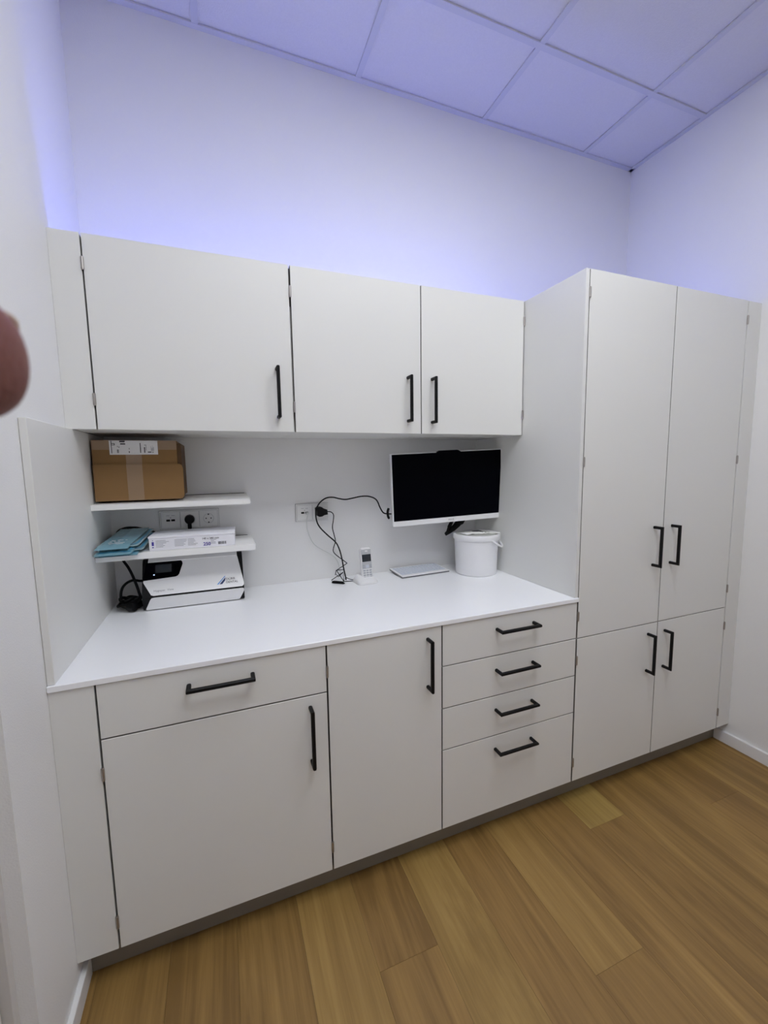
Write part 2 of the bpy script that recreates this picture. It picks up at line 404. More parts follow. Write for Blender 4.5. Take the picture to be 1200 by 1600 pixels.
# --- tall cabinet
t = thing('tall_cabinet', 'tall white four-door cupboard reaching from the floor plinth beside the worktop', 'tall cabinet', ((B4+B6)/2, D1/2, ZK))
obj('side_panel', MB().box(B4 - .0165, B4 - .0008, D1, -.001, ZW + .0005, ZT, .001), M['cab'], t)
carcass(t, B4 - .0002, B6, ybb, ZK + .001, COVE)
gap_light_block(t, B4, B4 + .03, ybb); gap_light_block(t, B5 - .02, B5 + .02, ybb); gap_light_block(t, B6 - .03, B6, ybb)
for x0, x1, hx, hs in ((B4 + .0026, B5 - GAP, 2.0650, B4 + .0008), (B5 + GAP - .0005, B6 - .0016, 2.1700, B6)):
    d = front('upper_door', t, x0, x1, ZS + .0015, ZT, D1)
    bar_handle(d, (hx, .9540), (hx, 1.1110), D1)
    for z in (1.978, 1.3815, .7915): hinge(d, hs, z, D1)
    d = front('lower_door', t, x0, x1, ZK, ZS - .0015, D1)
    lx = 2.0625 if hx < 2.1 else 2.1640
    bar_handle(d, (lx, .4950), (lx, .6560), D1)
    for z in (.614, .186): hinge(d, hs, z, D1)
single('filler_panel', 'tall narrow white filler strip between the tall cupboard and the right wall', 'filler panel', MB().box(B6 + .0040, XR - .0001, D1, D1 + DT, ZK, ZT, .001), M['cab'], group='white filler strips beside the walls', origin=(2.61, D1, ZK))
gap_light_block(bpy.data.objects['filler_panel.002'], B6 + .0042, XR - .001, ybb)
single('toe_kick', 'brownish grey toe kick board recessed under all the base cabinets', 'toe kick', MB().box(.001, XR - .001, -.6249, -.607, 0.0005, ZK, .0005), M['plinth'], origin=(XR/2, -.615, 0))
single('worktop', 'long white worktop on the base cabinets, between left wall and tall cupboard', 'worktop', MB().box(.0008, B4 - .0003, -.6866, -.0008, ZW - TW, ZW, .0012), M['top'], origin=(.83, -.34, ZW - TW))
single('splash_panel', 'white upright panel lining the left wall between worktop and wall cabinet', 'panel', MB().box(.0008, PT, -.6802, -.001, ZW + .0003, ZU - .0005, .0011), M['cab'], origin=(.009, -.34, ZW))
# --- light strips in the cove on top of the cabinets
for n, (x0, x1, lb) in enumerate(((.01, B4 - .02, 'blue-violet light strip on top of the wall cabinets'), (B4 + .02, XR - .01, 'blue-violet light strip on top of the tall cupboard'))):
    tt = thing('light_strip', lb, 'light strip', ((x0+x1)/2, -.315, COVE), 'blue light strips above the cabinets')
    obj('channel', MB().box(x0, x1, -.325, -.309, COVE + .0002, COVE + .003), M['silver'], tt)
    obj('glow_strip', MB().box(x0 + .002, x1 - .002, -.322, -.312, COVE + .0032, COVE + .006), M['led'], tt)

# ---------------------------------------------------------------- shelves and what stands on them
t = thing('wall_shelf', 'upper white wall shelf carrying the cardboard box', 'shelf', (.27, -.125, 1.257), 'white shelves in the left corner')
obj('board', MB().prism([(-.2500, 1.2475), (-.2500, 1.2660), (-.0040, 1.2735), (-.0040, 1.2550)], 'x', PT + .0005, .5155), M['shelf'], t)
obj('bracket', MB().box(.035, .508, -.0040, -.0005, 1.2580, 1.2755), M['rubber'], t)
t = thing('wall_shelf', 'lower white wall shelf with blue pouches and a white carton', 'shelf', (.27, -.125, 1.08), 'white shelves in the left corner')
obj('board', MB().box(PT + .0005, .5265, -.2520, -.0250, 1.0745, 1.0975, .0008), M['shelf'], t)
obj('bracket', MB().box(.035, .512, -.0250, -.0005, 1.0800, 1.0960), M['rubber'], t)

# cardboard box
t = thing('cardboard_box', 'brown cardboard parcel with address label on the upper shelf', 'box', (.155, -.12, 1.2738))
bb = 1.2742
obj('body', MB().box(.0240, .2790, -.2080, -.0150, bb, 1.4790, .0012), M['card'], t)
fp = [(.0245, bb + .0005), (.2850, bb + .0005), (.2925, bb + .006), (.2950, bb + .014), (.2955, 1.3820), (.2920, 1.3925), (.2850, 1.3980), (.0245, 1.3985)]
obj('front_flap', MB().prism(fp, 'y', -.2140, -.2085), M['card'], t)
obj('side_flap', MB().box(.2795, .2925, -.2050, -.0300, 1.2850, 1.4690, .001), M['card_dark'], t)
obj('tape', MB().box(.1215, .1690, -.2147, -.2142, bb + .001, 1.3982).box(.1215, .1690, -.2086, -.2081, 1.3988, 1.4788).box(.0245, .2785, -.2085, -.20805, 1.4470, 1.4788), M['tape'], t)
lab = obj('address_label', MB().box(.0755, .2200, -.2092, -.2088, 1.4305, 1.4780), M['paper'], t)
yy0, yy1 = -.2096, -.2093
def bars(name, m, lst):
    mb = MB()
    for a in lst: mb.box(a[0], a[1], yy0, yy1, a[2], a[3])
    return obj(name, mb, m, lab)
bars('print', M['ink'], [(.0810, .0830, 1.4350, 1.4770), (.0830, .0920, 1.4665, 1.4685), (.0830, .0920, 1.4620, 1.4635), (.0900, .0920, 1.4620, 1.4685)])
bars('print', M['ink'], [(.1080, .1230, 1.4645, 1.4685), (.1060, .1220, 1.4720, 1.4770)])
bars('print', M['ink'], [(.0980, .1000, 1.4365, 1.4480), (.1010, .1025, 1.4365, 1.4480), (.0990, .1005, 1.4560, 1.4600), (.1030, .1050, 1.4540, 1.4580)])
bars('print', M['ink'], [(.1320, .1345, 1.4365, 1.4425), (.1330, .1345, 1.4480, 1.4530)])
bars('print', M['ink'], [(.1660, .1685, 1.4365, 1.4700)])
bars('print', M['ink'], [(.1780, .1795, 1.4365, 1.4560), (.1800, .1815, 1.4365, 1.4560), (.1790, .1830, 1.4620, 1.4635), (.1840, .1850, 1.4450, 1.4650)])
bars('print', M['ink'], [(.1890, .2000, 1.4375, 1.4405), (.2030, .2060, 1.4370, 1.4400)])
bars('fine_print', M['greyink_gap_shade'], [(.1990 + .0012*i, .1996 + .0012*i, 1.4430, 1.4430 + rng.uniform(.008, .022)) for i in range(8)])
bars('fine_print', M['greyink_gap_shade'], [(.1390, .1640, 1.4352, 1.4356)])

# sockets
def socket_frame(name, label, xs, z0, z1, group):
    t = thing(name, label, 'socket panel', ((xs[0]+xs[-1])/2, 0, z0), group)
    obj('frame_gap_shade', MB().box(xs[0] - .0009, xs[-1] + .0009, -.0042, -.0005, z0 - .0009, z1 + .0009), M['greyink_gap_shade'], t)  # dark plate painted in as the shadow line round the frame
    obj('frame_plate', MB().box(xs[0], xs[-1], -.0085, -.0043, z0, z1, .0012), M['sock'], t)
    return t
def usb_insert(t, x0, x1, z0, z1):
    obj('insert_gap_shade', MB().box(x0 - .0008, x1 + .0008, -.0088, -.0084, z0 - .0008, z1 + .0008), M['greyink_gap_shade'], t)  # dark rim stands for the shaded gap round the insert
    u = obj('usb_insert', MB().box(x0, x1, -.0105, -.0087, z0, z1, .0006), M['sock'], t)
    cx, cz = (x0+x1)/2, (z0+z1)/2
    for s in (-1, 1): obj('usb_port', MB().box(cx + s*.0088 - .0068, cx + s*.0088 + .0068, -.0112, -.0106, cz - .0045, cz + .0035), M['rubber'], u)
    mk = MB()
    for s in (-1, 1): obj('marking', MB().box(cx + s*.0095 - .0058, cx + s*.0095 + .0058, -.0109, -.0106, cz + .0180, cz + .0196), M['greyink_gap_shade'], u)
    mk.prism([(cx - .0028, cz + .0085), (cx + .0028, cz + .0085), (cx, cz + .0130)], 'y', -.0109, -.0106)
    obj('marking', mk, M['greyink_gap_shade'], u)
def schuko(t, x0, x1, z0, z1, plugged=False):
    cx, cz = (x0+x1)/2, (z0+z1)/2
    n = 40; u = MB()
    obj('insert_gap_shade', MB().box(x0 - .0008, x1 + .0008, -.0088, -.0084, z0 - .0008, z1 + .0008), M['greyink_gap_shade'], t)  # shade of the gap round the insert, drawn as a dark plate
    outer = [(x0, z0), (x1, z0), (x1, z1), (x0, z1)]
    # square plate with a round recess
    ring = [(cx + .0195*math.cos(2*PI*i/n), cz + .0195*math.sin(2*PI*i/n)) for i in range(n)]
    ho = .5*(x1-x0); hz = .5*(z1-z0)
    sq = []
    for i in range(n):
        a = 2*PI*i/n; c_, s_ = math.cos(a), math.sin(a); k_ = 1/max(abs(c_), abs(s_)); sq.append((cx + ho*c_*k_, cz + hz*s_*k_))
    bm = u.bm
    V = lambda P, y: [bm.verts.new((p[0], y, p[1])) for p in P]
    a, b, c_, d_ = V(sq, -.0087), V(sq, -.0105), V(ring, -.0105), V(ring, -.0089)
    for i in range(n):
        j = (i+1) % n
        bm.faces.new((a[i], a[j], b[j], b[i])); bm.faces.new((b[i], b[j], c_[j], c_[i])); bm.faces.new((c_[i], c_[j], d_[j], d_[i]))
    bm.faces.new(d_)
    o = obj('socket_insert', u, M['sock'], t)
    ct = MB()
    for s in (-1, 1):
        ct.cyl((cx + s*.0095, -.0093, cz), (cx + s*.0095, -.0089, cz), .0026, n=14)
        ct.box(cx - .0028, cx + .0028, -.0100, -.0089, cz + s*.0165 - .0028, cz + s*.0165 + .0028)
    obj('contact', ct, M['ink'], o)
    obj('well_ring', MB().tube([(cx + .0195*math.cos(2*PI*i/32), -.0106, cz + .0195*math.sin(2*PI*i/32)) for i in range(33)], .0005, n=6, smooth=False), M['greyink_gap_shade'], o)
t = socket_frame('socket_panel', 'triple white socket panel between the two shelves', (.1840, .4030), 1.1385, 1.2140, 'white wall socket panels')
usb_insert(t, .1895, .2575, 1.1435, 1.2085); schuko(t, .2595, .3275, 1.1435, 1.2085); schuko(t, .3295, .3975, 1.1435, 1.2085)
t = socket_frame('socket_panel', 'double white socket panel left of the wall-mounted screen', (.7200, .8655), 1.1385, 1.2155, 'white wall socket panels')
usb_insert(t, .7255, .7915, 1.1440, 1.2100); schuko(t, .7945, .8605, 1.1440, 1.2100)

# black plug and power cable of the sealing machine
t = thing('power_cable', 'thick black power cable coiled beside the sealing machine and plugged in above it', 'cable', (.09, -.12, ZW))
pl = MB().cyl((.2925, -.0107, 1.1760), (.2925, -.0360, 1.1760), .0185, .0165, n=28)
obj('plug', pl.box(.2855, .2995, -.0340, -.0150, 1.1380, 1.1640, .003), M['rubber'], t, True)
cp = [(.2925, -.022, 1.140), (.290, -.020, 1.120), (.280, -.015, 1.108), (.200, -.013, 1.120), (.120, -.013, 1.150), (.088, -.014, 1.156), (.062, -.015, 1.155), (.040, -.0150, 1.143), (.030, -.0130, 1.110), (.034, -.0125, 1.075), (.045, -.030, 1.056), (.063, -.080, 1.042),
      (.080, -.100, 1.020), (.092, -.110, .995), (.104, -.120, .962), (.113, -.125, .927), (.116, -.125, .903), (.100, -.130, .885), (.070, -.135, .880), (.050, -.115, .882), (.045, -.085, .884), (.075, -.065, .882), (.105, -.080, .880), (.112, -.110, .882),
      (.095, -.140, .886), (.065, -.140, .892), (.055, -.130, .915), (.059, -.122, .945), (.073, -.115, .963), (.094, -.110, .971), (.114, -.100, .964), (.122, -.085, .960), (.1265, -.070, .957)]
obj('cord', MB().tube(cp, .0047, n=10, sub=8), M['cable'], t, True)
cl = MB()
for k in range(6):
    cx, cy, cz, rr, ph = .082 + .010*math.sin(k*2.1), -.118 + .012*math.cos(k*1.7), .8770 + .0060*k, .030 - .0022*k, k*.9
    cl.tube([(cx + rr*1.12*math.cos(2*PI*i/20 + ph), cy + rr*math.sin(2*PI*i/20 + ph), cz + .004*math.sin(4*PI*i/20 + k)) for i in range(20)], .0056, n=9, sub=3)
obj('coil', cl, M['cable'], t, True)
obj('coil_plug', MB().cyl((.086, -.152, .8860), (.104, -.164, .8850), .0180, .0165, n=24).cyl((.072, -.143, .887), (.086, -.152, .886), .008, .014, n=20), M['rubber'], t, True)

# blue pouches
def pouch(m, x, y0, y1, w, z, lift, skew, seed, label, seal=True, curl=.0):
    nx, ny = 16, 34; mb = MB(); bm = mb.bm; top = []; bot = []
    def pt(i, j, up):
        u = i/nx; v = j/ny
        Y = y0 + (y1 - y0)*v; X = x + skew*v + (u - .5)*w
        edge = min(u, 1-u, v*1.8, (1-v)*1.8)
        puff = .0022 * min(1, edge*9)
        wr = noise.noise(Vector((X*38 + seed*7, Y*14, seed*3.1)))*.0014 + noise.noise(Vector((X*90, Y*40 + seed, 2.2)))*.0007
        Z = z + .030*max(0, (Y + .315)/.30)**1.4 - curl*max(0, -.255 - Y)*1.0 + wr*min(1, edge*8 + .25)
        ridge = .0022*math.exp(-((u - .62 - .15*math.sin(seed))/.06)**2)*min(1, edge*9)
        return bm.verts.new((X, Y, Z + (puff + ridge if up else -puff*.2)))
    T = [[pt(i, j, True) for i in range(nx+1)] for j in range(ny+1)]
    Bt = [[pt(i, j, False) for i in range(nx+1)] for j in range(ny+1)]
    for j in range(ny):
        for i in range(nx):
            bm.faces.new((T[j][i], T[j][i+1], T[j+1][i+1], T[j+1][i])); bm.faces.new((Bt[j][i], Bt[j+1][i], Bt[j+1][i+1], Bt[j][i+1]))
    for j in range(ny):
        for i in (0, nx): bm.faces.new((T[j][i], T[j+1][i], Bt[j+1][i], Bt[j][i]))
    for i in range(nx):
        for j in (0, ny): bm.faces.new((T[j][i], T[j][i+1], Bt[j][i+1], Bt[j][i]))
    cpts = [tuple(v.co) for v in T[3]]; back = [[tuple(v.co) for v in row] for row in T]
    t = thing('pouch', label, 'pouch', (x, y0, z), 'blue film pouches on the lower shelf')
    obj('film', mb, m, t, True)
    if seal:
        sm = MB()
        for row in (back[2:4],):
            a, b = row
            for i in range(1, nx-1):
                f = [sm.bm.verts.new(Vector(p) + Vector((0, 0, .0008))) for p in (a[i], a[i+1], b[i+1], b[i])]
                sm.bm.faces.new(f)
        for i in (1, nx - 2):
            for j in range(4, ny - 2):
                f = [sm.bm.verts.new(Vector(p) + Vector((0, 0, .0007))) for p in (back[j][i], back[j][i+1], back[j+1][i+1], back[j+1][i])]
                sm.bm.faces.new(f)
        obj('seal', sm, M['film_seal'], t, True)
    return t, back
pouch(M['film'], .084, -.288, -.030, .122, 1.0995, 0, .006, 1, 'bottom blue film pouch of the pile, flat on the lower shelf', curl=.10)
pouch(M['film2'], .104, -.262, -.026, .108, 1.1065, 0, .012, 2, 'pale blue film pouch sliding out of the pile beside the white carton')
pouch(M['film'], .078, -.304, -.034, .108, 1.1135, 0, .020, 3, "blue film pouch whose front tip overhangs the lower shelf edge", curl=.20)
pouch(M['film2'], .094, -.262, -.028, .100, 1.1205, 0, .022, 4, 'rumpled pale blue pouch just under the topmost one')
t, bk = pouch(M['film'], .072, -.292, -.032, .096, 1.1275, 0, .030, 5, 'topmost blue film pouch, printed with small white lines', seal=False, curl=.18)
wm = MB()
for j in range(5, 12, 2):
    for i in range(4, 12):
        if rng.random() < .25: continue
        f = [wm.bm.verts.new(Vector(p) + Vector((0, 0, .0010))) for p in (bk[j][i], bk[j][i+1])]
        g = [wm.bm.verts.new(Vector(bk[j][i+q])*.55 + Vector(bk[j+1][i+q])*.45 + Vector((0, 0, .0010))) for q in (1, 0)]
        wm.bm.faces.new(f + g)
obj('print', wm, M['paper'], t)

# white carton of pouches
t = thing('carton', 'flat white carton with violet print reading 250 on the lower shelf', 'carton', (.313, -.165, 1.0977), rotz=0)
rt = Matrix.Translation((.1745, -.2380, 0)) @ Matrix.Rotation(R(-2.4), 4, 'Z')
def cb(x0, x1, y0, y1, z0, z1, bev=0, mb=None):
    return (mb or MB()).box(x0, x1, y0, y1, z0, z1, bev, rt)
obj('box_body', cb(0, .2800, 0, .1480, 1.0980, 1.1400, .0008), M['carton'], t)
obj('lid', cb(-.002, .2820, -.002, .1490, 1.1402, 1.1475, .0008), M['carton'], t)
pm = MB()
bars_ = [(.0090, .0140, 1.1075, 1.1110), (.0085, .0150, 1.1150, 1.1285), (.0105, .0130, 1.1320, 1.1345)]
for a in bars_: cb(a[0], a[1], -.0006, -.0001, a[2], a[3], mb=pm)
obj('violet_stripes', pm, M['violet'], t); pm = MB()
tx = rt @ Matrix.Translation((.1730, -.0004, 1.1045)) @ Matrix.Rotation(R(90), 4, 'X')
pm.text('250', .0165, tx, .0002, .0004)
obj('number_print', pm, M['violet'], t)
pm = MB()
tx = rt @ Matrix.Translation((.1690, -.0004, 1.1265)) @ Matrix.Rotation(R(90), 4, 'X')
pm.text('140 x 280 mm', .0098, tx, .0002, .0001)
obj('size_print', pm, M['ink'], t); pm = MB()
for k in range(14): cb(.2230 + .0020*k, .2230 + .0020*k + rng.choice((.0006, .0011, .0015)), -.0006, -.0001, 1.1055, 1.1160, mb=pm)
obj('barcode', pm, M['ink'], t)
for cx, w, n in ((.0210, .042, 6), (.0800, .042, 6), (.1230, .032, 6), (.1980, .020, 4)):
    pm = MB()
    for k in range(n): cb(cx, cx + w*rng.uniform(.5, 1), -.0006, -.0001, 1.1315 - .0045*k - (.008 if n == 4 else 0), 1.1315 - .0045*k + .0014 - (.008 if n == 4 else 0), mb=pm)
    obj('small_print', pm, M['greyink_gap_shade'], t)

# pouch sealing machine
t = thing('sealing_machine', 'white and black pouch sealing machine under the lower shelf', 'sealing machine', (.31, -.10, ZW))
prof = [(-.020, .8700), (-.168, .8700), (-.186, .9190), (-.121, 1.0330), (-.106, 1.0430), (-.020, 1.0430)]
obj('body', MB().prism(prof, 'x', .1310, .4810), M['rubber'], t)
def cover_y(z):
    return -.125 - (1.033 - z)/(1.033 - .9205)*(.190 - .125) if z >= .9205 else -.190 + (.9205 - z)/(.9205 - .868)*.018
def on_cover(poly, th=.0035, lift=0.0, mb=None):
    mb = mb or MB()
    mb.prism(poly, 'y', 0.0, th, lambda v: Vector((v.x, cover_y(v.z) - lift + v.y, v.z)))
    return mb
up = [(.1520, 1.0340), (.4615, 1.0340), (.4640, 1.0250), (.4812, .9360), (.4800, .9290), (.4740, .9242), (.1680, .9242), (.1605, .9270), (.1345, .9700), (.1350, .9745), (.1400, .9780)]
obj('upper_cover', on_cover(up), M['white_pl'], t)
obj('top_cover', MB().prism([(-.1255, 1.0335), (-.1255, 1.0372), (-.1075, 1.0475), (-.022, 1.0475), (-.022, 1.0435), (-.107, 1.0435), (-.1215, 1.0335)], 'x', .1500, .4615), M['white_pl'], t)
lo = [(.1680, .9168), (.4740, .9168), (.4800, .9140), (.4808, .9070), (.4640, .8720), (.4600, .8690), (.1400, .8690), (.1400, .8740), (.1560, .9080), (.1610, .9150)]
obj('lower_cover', on_cover(lo), M['white_pl'], t)
dp = [(.1440, 1.0332), (.1560, 1.0350), (.2590, 1.0350), (.2645, 1.0300), (.2660, 1.0220), (.2540, .9890), (.2490, .9830), (.2420, .9805), (.1330, .9755)]
dsp = obj('display', on_cover(dp, .0048, .0012), M['screen'], t)
obj('display_window', on_cover([(.1740, 1.0250), (.2280, 1.0250), (.2280, .9980), (.1740, .9980)], .0004, .0016), M['lcd'], dsp)
obj('indicator', on_cover([(.1700 + .0026*math.cos(2*PI*i/12), .9925 + .0022*math.sin(2*PI*i/12)) for i in range(12)], .0004, .0017), M['dot'], dsp)
sl = math.atan2(.065, .1125)
def cov_mtx(x, z): return Matrix.Translation((x, cover_y(z) - .0006, z)) @ Matrix.Rotation(R(90) - sl*1.0, 4, 'X')
lt = MB().text('DÜRR', .0125, cov_mtx(.4160, .9505), .0002).text('DENTAL', .0115, cov_mtx(.4160, .9400), .0002)
obj('lettering', lt, M['ink'], t)
obj('model_lettering', MB().text('Hygopac  View', .0108, cov_mtx(.1690, .9365), .0002), M['greyink_gap_shade'], t)
obj('logo_stripe', on_cover([(.3830, .9385), (.3890, .9385), (.4140, .9640), (.4140, .9590), (.4140, .9650), (.4080, .9600)][:3] + [(.4135, .9665)], .0004, .0006), M['logo_light'], t)
obj('logo_stripe', on_cover([(.3920, .9385), (.4020, .9385), (.4130, .9500), (.4150, .9610)], .0004, .0006), M['logo_dark'], t)
for fx in (.170, .445):
    for fy in (-.145, -.045): obj('foot', MB().cyl((fx, fy, ZW + .0002), (fx, fy, .8702), .010, n=18), M['rubber'], t, True)

# ---------------------------------------------------------------- screen on its arm
mt = Matrix.Translation((1.392, -.176, 1.276))
ax = Vector((math.cos(-.118), math.sin(-.118), 0)); nn = Vector((math.sin(-.118), -math.cos(-.118), 0))
tl = -.047; upv = Vector((0, 0, 1))*math.cos(tl) - nn*math.sin(tl)
rl = .039; ax2 = ax*math.cos(rl) + upv*math.sin(rl); up2 = -ax*math.sin(rl) + upv*math.cos(rl); fw = ax2.cross(up2)
mroot = thing('wall_mounted_monitor', 'wall-mounted screen with black display and white frame above the bucket', 'monitor', (1.392, -.176, 1.276))
rot3 = Matrix((ax2, -fw, up2)).transposed()     # local x right, local y towards the wall, local z up
mroot.rotation_euler = rot3.to_euler()
W2, H2 = .270, .1625
hs = MB().box(-W2, W2, .0020, .024, -H2, H2, .003).box(-.20, .20, .024, .046, -.11, .11, .008)
hs.box(-W2, W2, -.0020, .0020, -H2, -H2 + .0235, .0006)
hs.box(-W2, -W2 + .0045, -.0020, .0020, -H2 + .0235, H2, .0004).box(W2 - .0035, W2, -.0020, .0020, -H2 + .0235, H2, .0004).box(-W2 + .0045, W2 - .0035, -.0020, .0020, H2 - .0022, H2, .0004)
obj('housing', hs, M['white_pl'], mroot, local=True)
obj('display', MB().box(-W2 + .0046, W2 - .0036, -.0012, .0019, -H2 + .0236, H2 - .0023), M['screen'], mroot, local=True)
obj('webcam', MB().prism([(-.062, H2 - .0040), (.066, H2 - .0040), (.052, H2 + .0040), (.046, H2 + .0062), (-.040, H2 + .0062), (-.046, H2 + .0040)], 'y', -.0035, .012), M['screen'], mroot, local=True)
obj('lettering', MB().text('ASUS', .0125, Matrix.Translation((-.004, -.0023, -H2 + .0075)) @ Matrix.Rotation(R(90), 4, 'X') @ Matrix.Shear('XZ', 4, (0, 0)), .0002), M['greyink_gap_shade'], mroot, local=True)
t = thing('monitor_mount', 'black wall arm holding the screen from behind', 'monitor mount', (1.42, -.05, 1.25))
ar = MB().box(1.3700, 1.4700, -.0080, -.0010, 1.1900, 1.3300, .002)
obj('wall_plate', ar, M['black'], t)
obj('arm', MB().box(1.3950, 1.4250, -.1050, -.0082, 1.2400, 1.2850, .004), M['black'], t)
obj('head_plate', MB().box(1.3550, 1.4550, -.1090, -.1052, 1.2200, 1.3200, .001), M['black'], t)
bp = [(1.4200, 1.0420), (1.4380, 1.0480), (1.4620, 1.0530), (1.4720, 1.0620), (1.4900, 1.0790), (1.5130, 1.0860), (1.5190, 1.0960), (1.5320, 1.1080), (1.5250, 1.1250), (1.4760, 1.1250), (1.4780, 1.0960), (1.4620, 1.0850), (1.4500, 1.0700), (1.4360, 1.0620), (1.4400, 1.0720), (1.4460, 1.0750), (1.4620, 1.1050), (1.4620, 1.1200), (1.4500, 1.1200), (1.4480, 1.0950), (1.4350, 1.0820), (1.4360, 1.0640), (1.4250, 1.0560)]
bd = MB()
strands = [[(1.421, -.098, 1.043), (1.440, -.100, 1.052), (1.465, -.103, 1.068), (1.490, -.105, 1.088), (1.515, -.106, 1.104), (1.522, -.112, 1.130)],
           [(1.421, -.098, 1.044), (1.442, -.108, 1.056), (1.462, -.110, 1.074), (1.482, -.110, 1.092), (1.500, -.110, 1.108), (1.505, -.112, 1.135)],
           [(1.424, -.098, 1.046), (1.438, -.094, 1.055), (1.458, -.094, 1.071), (1.474, -.096, 1.084), (1.484, -.100, 1.102), (1.486, -.110, 1.130)],
           [(1.430, -.100, 1.050), (1.452, -.102, 1.058), (1.476, -.102, 1.076), (1.500, -.102, 1.090), (1.512, -.106, 1.100), (1.500, -.112, 1.130)],
           [(1.430, -.100, 1.052), (1.437, -.098, 1.070), (1.446, -.098, 1.088), (1.456, -.102, 1.104), (1.460, -.110, 1.130)],
           [(1.446, -.102, 1.060), (1.470, -.110, 1.083), (1.496, -.110, 1.096), (1.512, -.110, 1.112), (1.516, -.112, 1.135)]]
for i, s_ in enumerate(strands): bd.tube(s_, .0078 if i != 4 else .0060, n=9)
bd.cyl((1.4395, -.098, 1.076), (1.4535, -.100, 1.1000), .0085, n=14).cyl((1.4600, -.102, 1.068), (1.4900, -.105, 1.090), .0130, .0125, n=16).cyl((1.4205, -.098, 1.0425), (1.4600, -.102, 1.068), .0020, .0130, n=14)
single('cable_bundle', 'bundle of black cables tied up below the screen', 'cable', bd, M['cable'], True, origin=(1.47, -.10, 1.08))

# cables at the double socket
t = thing('monitor_cable', 'black cable looping from the screen over the socket down to the worktop', 'cable', (.90, -.05, .90))
mc = [(1.150, -.115, 1.160), (1.116, -.110, 1.162), (1.099, -.10, 1.167), (1.091, -.08, 1.189), (1.085, -.05, 1.222), (1.057, -.04, 1.238), (1.017, -.04, 1.241), (.977, -.04, 1.235), (.940, -.04, 1.230), (.910, -.04, 1.235), (.879, -.05, 1.243), (.847, -.06, 1.242), (.822, -.07, 1.230), (.803, -.075, 1.209), (.795, -.075, 1.184), (.798, -.07, 1.147), (.814, -.06, 1.114), (.850, -.05, 1.075), (.886, -.045, 1.040), (.903, -.045, 1.006), (.912, -.05, .965), (.917, -.06, .919), (.921, -.075, .880), (.9215, -.077, .8685)]
obj('cord', MB().tube(mc, .0031, n=9), M['cable'], t, True)
obj('connector', MB().tube([(1.122, -.108, 1.186), (1.117, -.110, 1.175), (1.116, -.110, 1.162), (1.119, -.108, 1.148), (1.124, -.106, 1.140)], .0055, n=10), M['rubber'], t, True)
t = thing('phone_charger', 'black plug-in charger with thin tangled cord in the double socket', 'charger', (.83, -.04, 1.18))
pp = [(.806, 1.166), (.8045, 1.196), (.816, 1.203), (.828, 1.2015), (.836, 1.195), (.852, 1.189), (.8535, 1.168), (.838, 1.1655), (.828, 1.1600), (.815, 1.1590)]
obj('plug', MB().prism(pp, 'y', -.052, -.0108), M['rubber'], t)
pc = [(.852, -.045, 1.180), (.868, -.048, 1.178), (.879, -.050, 1.166), (.881, -.040, 1.141), (.878, -.030, 1.105), (.885, -.030, 1.070), (.890, -.030, 1.040), (.879, -.035, 1.012), (.877, -.040, .995), (.889, -.050, .979), (.915, -.060, .957), (.931, -.070, .943)]
cd = MB().tube(pc, .0021, n=8)
cd.tube([(.931, -.070, .943), (.876, -.080, .917), (.871, -.085, .898)], .0019, n=8, smooth=False)
cd.tube([(.878, -.080, .9185), (.914, -.086, .9195)], .0017, n=8, smooth=False)
cd.tube([(.879, -.080, .917), (.899, -.095, .880), (.905, -.100, .8700)], .0018, n=8, smooth=False)
cd.tube([(.906, -.100, .872), (.903, -.100, .912), (.850, -.098, .881), (.855, -.100, .8700)], .0018, n=8, smooth=False)
cd.tube([(.903, -.100, .911), (.880, -.100, .893), (.872, -.100, .905)], .0016, n=8, smooth=False)
cd.tube([(.905, -.098, .8690), (.935, -.100, .8675), (.955, -.098, .8672), (.968, -.090, .8680)], .0016, n=8)
cd.tube([(.921, -.085, .882), (.935, -.090, .874), (.955, -.093, .870), (.970, -.088, .872)], .0016, n=8)
obj('cord', cd, M['cable'], t, True)
cb2 = MB()
for k, (dx, dy, dz) in enumerate(((0, 0, .0030), (.004, -.006, .0030), (.002, -.003, .0078), (.007, .003, .0072), (.010, -.004, .0034))):
    cb2.tube([(.852 + dx, -.094 + dy, ZW + dz + .0006), (.868 + dx, -.104 + dy, ZW + dz + .0004), (.884 + dx, -.116 + dy, ZW + dz), (.894 + dx*.6, -.124 + dy, ZW + dz)], .0028, n=8)
single('cord_bundle', 'small black folded cord bundle lying on the worktop left of the phone', 'cable', cb2, M['cable'], True, origin=(.872, -.108, ZW))
t = thing('usb_cable', 'thin pale cable hanging from the double socket\'s left insert', 'cable', (.77, -.02, 1.17))
obj('usb_plug', MB().box(.7625, .7735, -.030, -.0114, 1.1705, 1.1785, .001), M['wcable'], t)
obj('cord', MB().tube([(.768, -.030, 1.174), (.7665, -.032, 1.162), (.764, -.028, 1.147), (.765, -.022, 1.110), (.775, -.018, 1.072), (.796, -.015, 1.033), (.833, -.013, 1.003), (.871, -.013, .979), (.895, -.014, .955), (.908, -.018, .920), (.913, -.024, .8690)], .0019, n=8), M['wcable'], t, True)

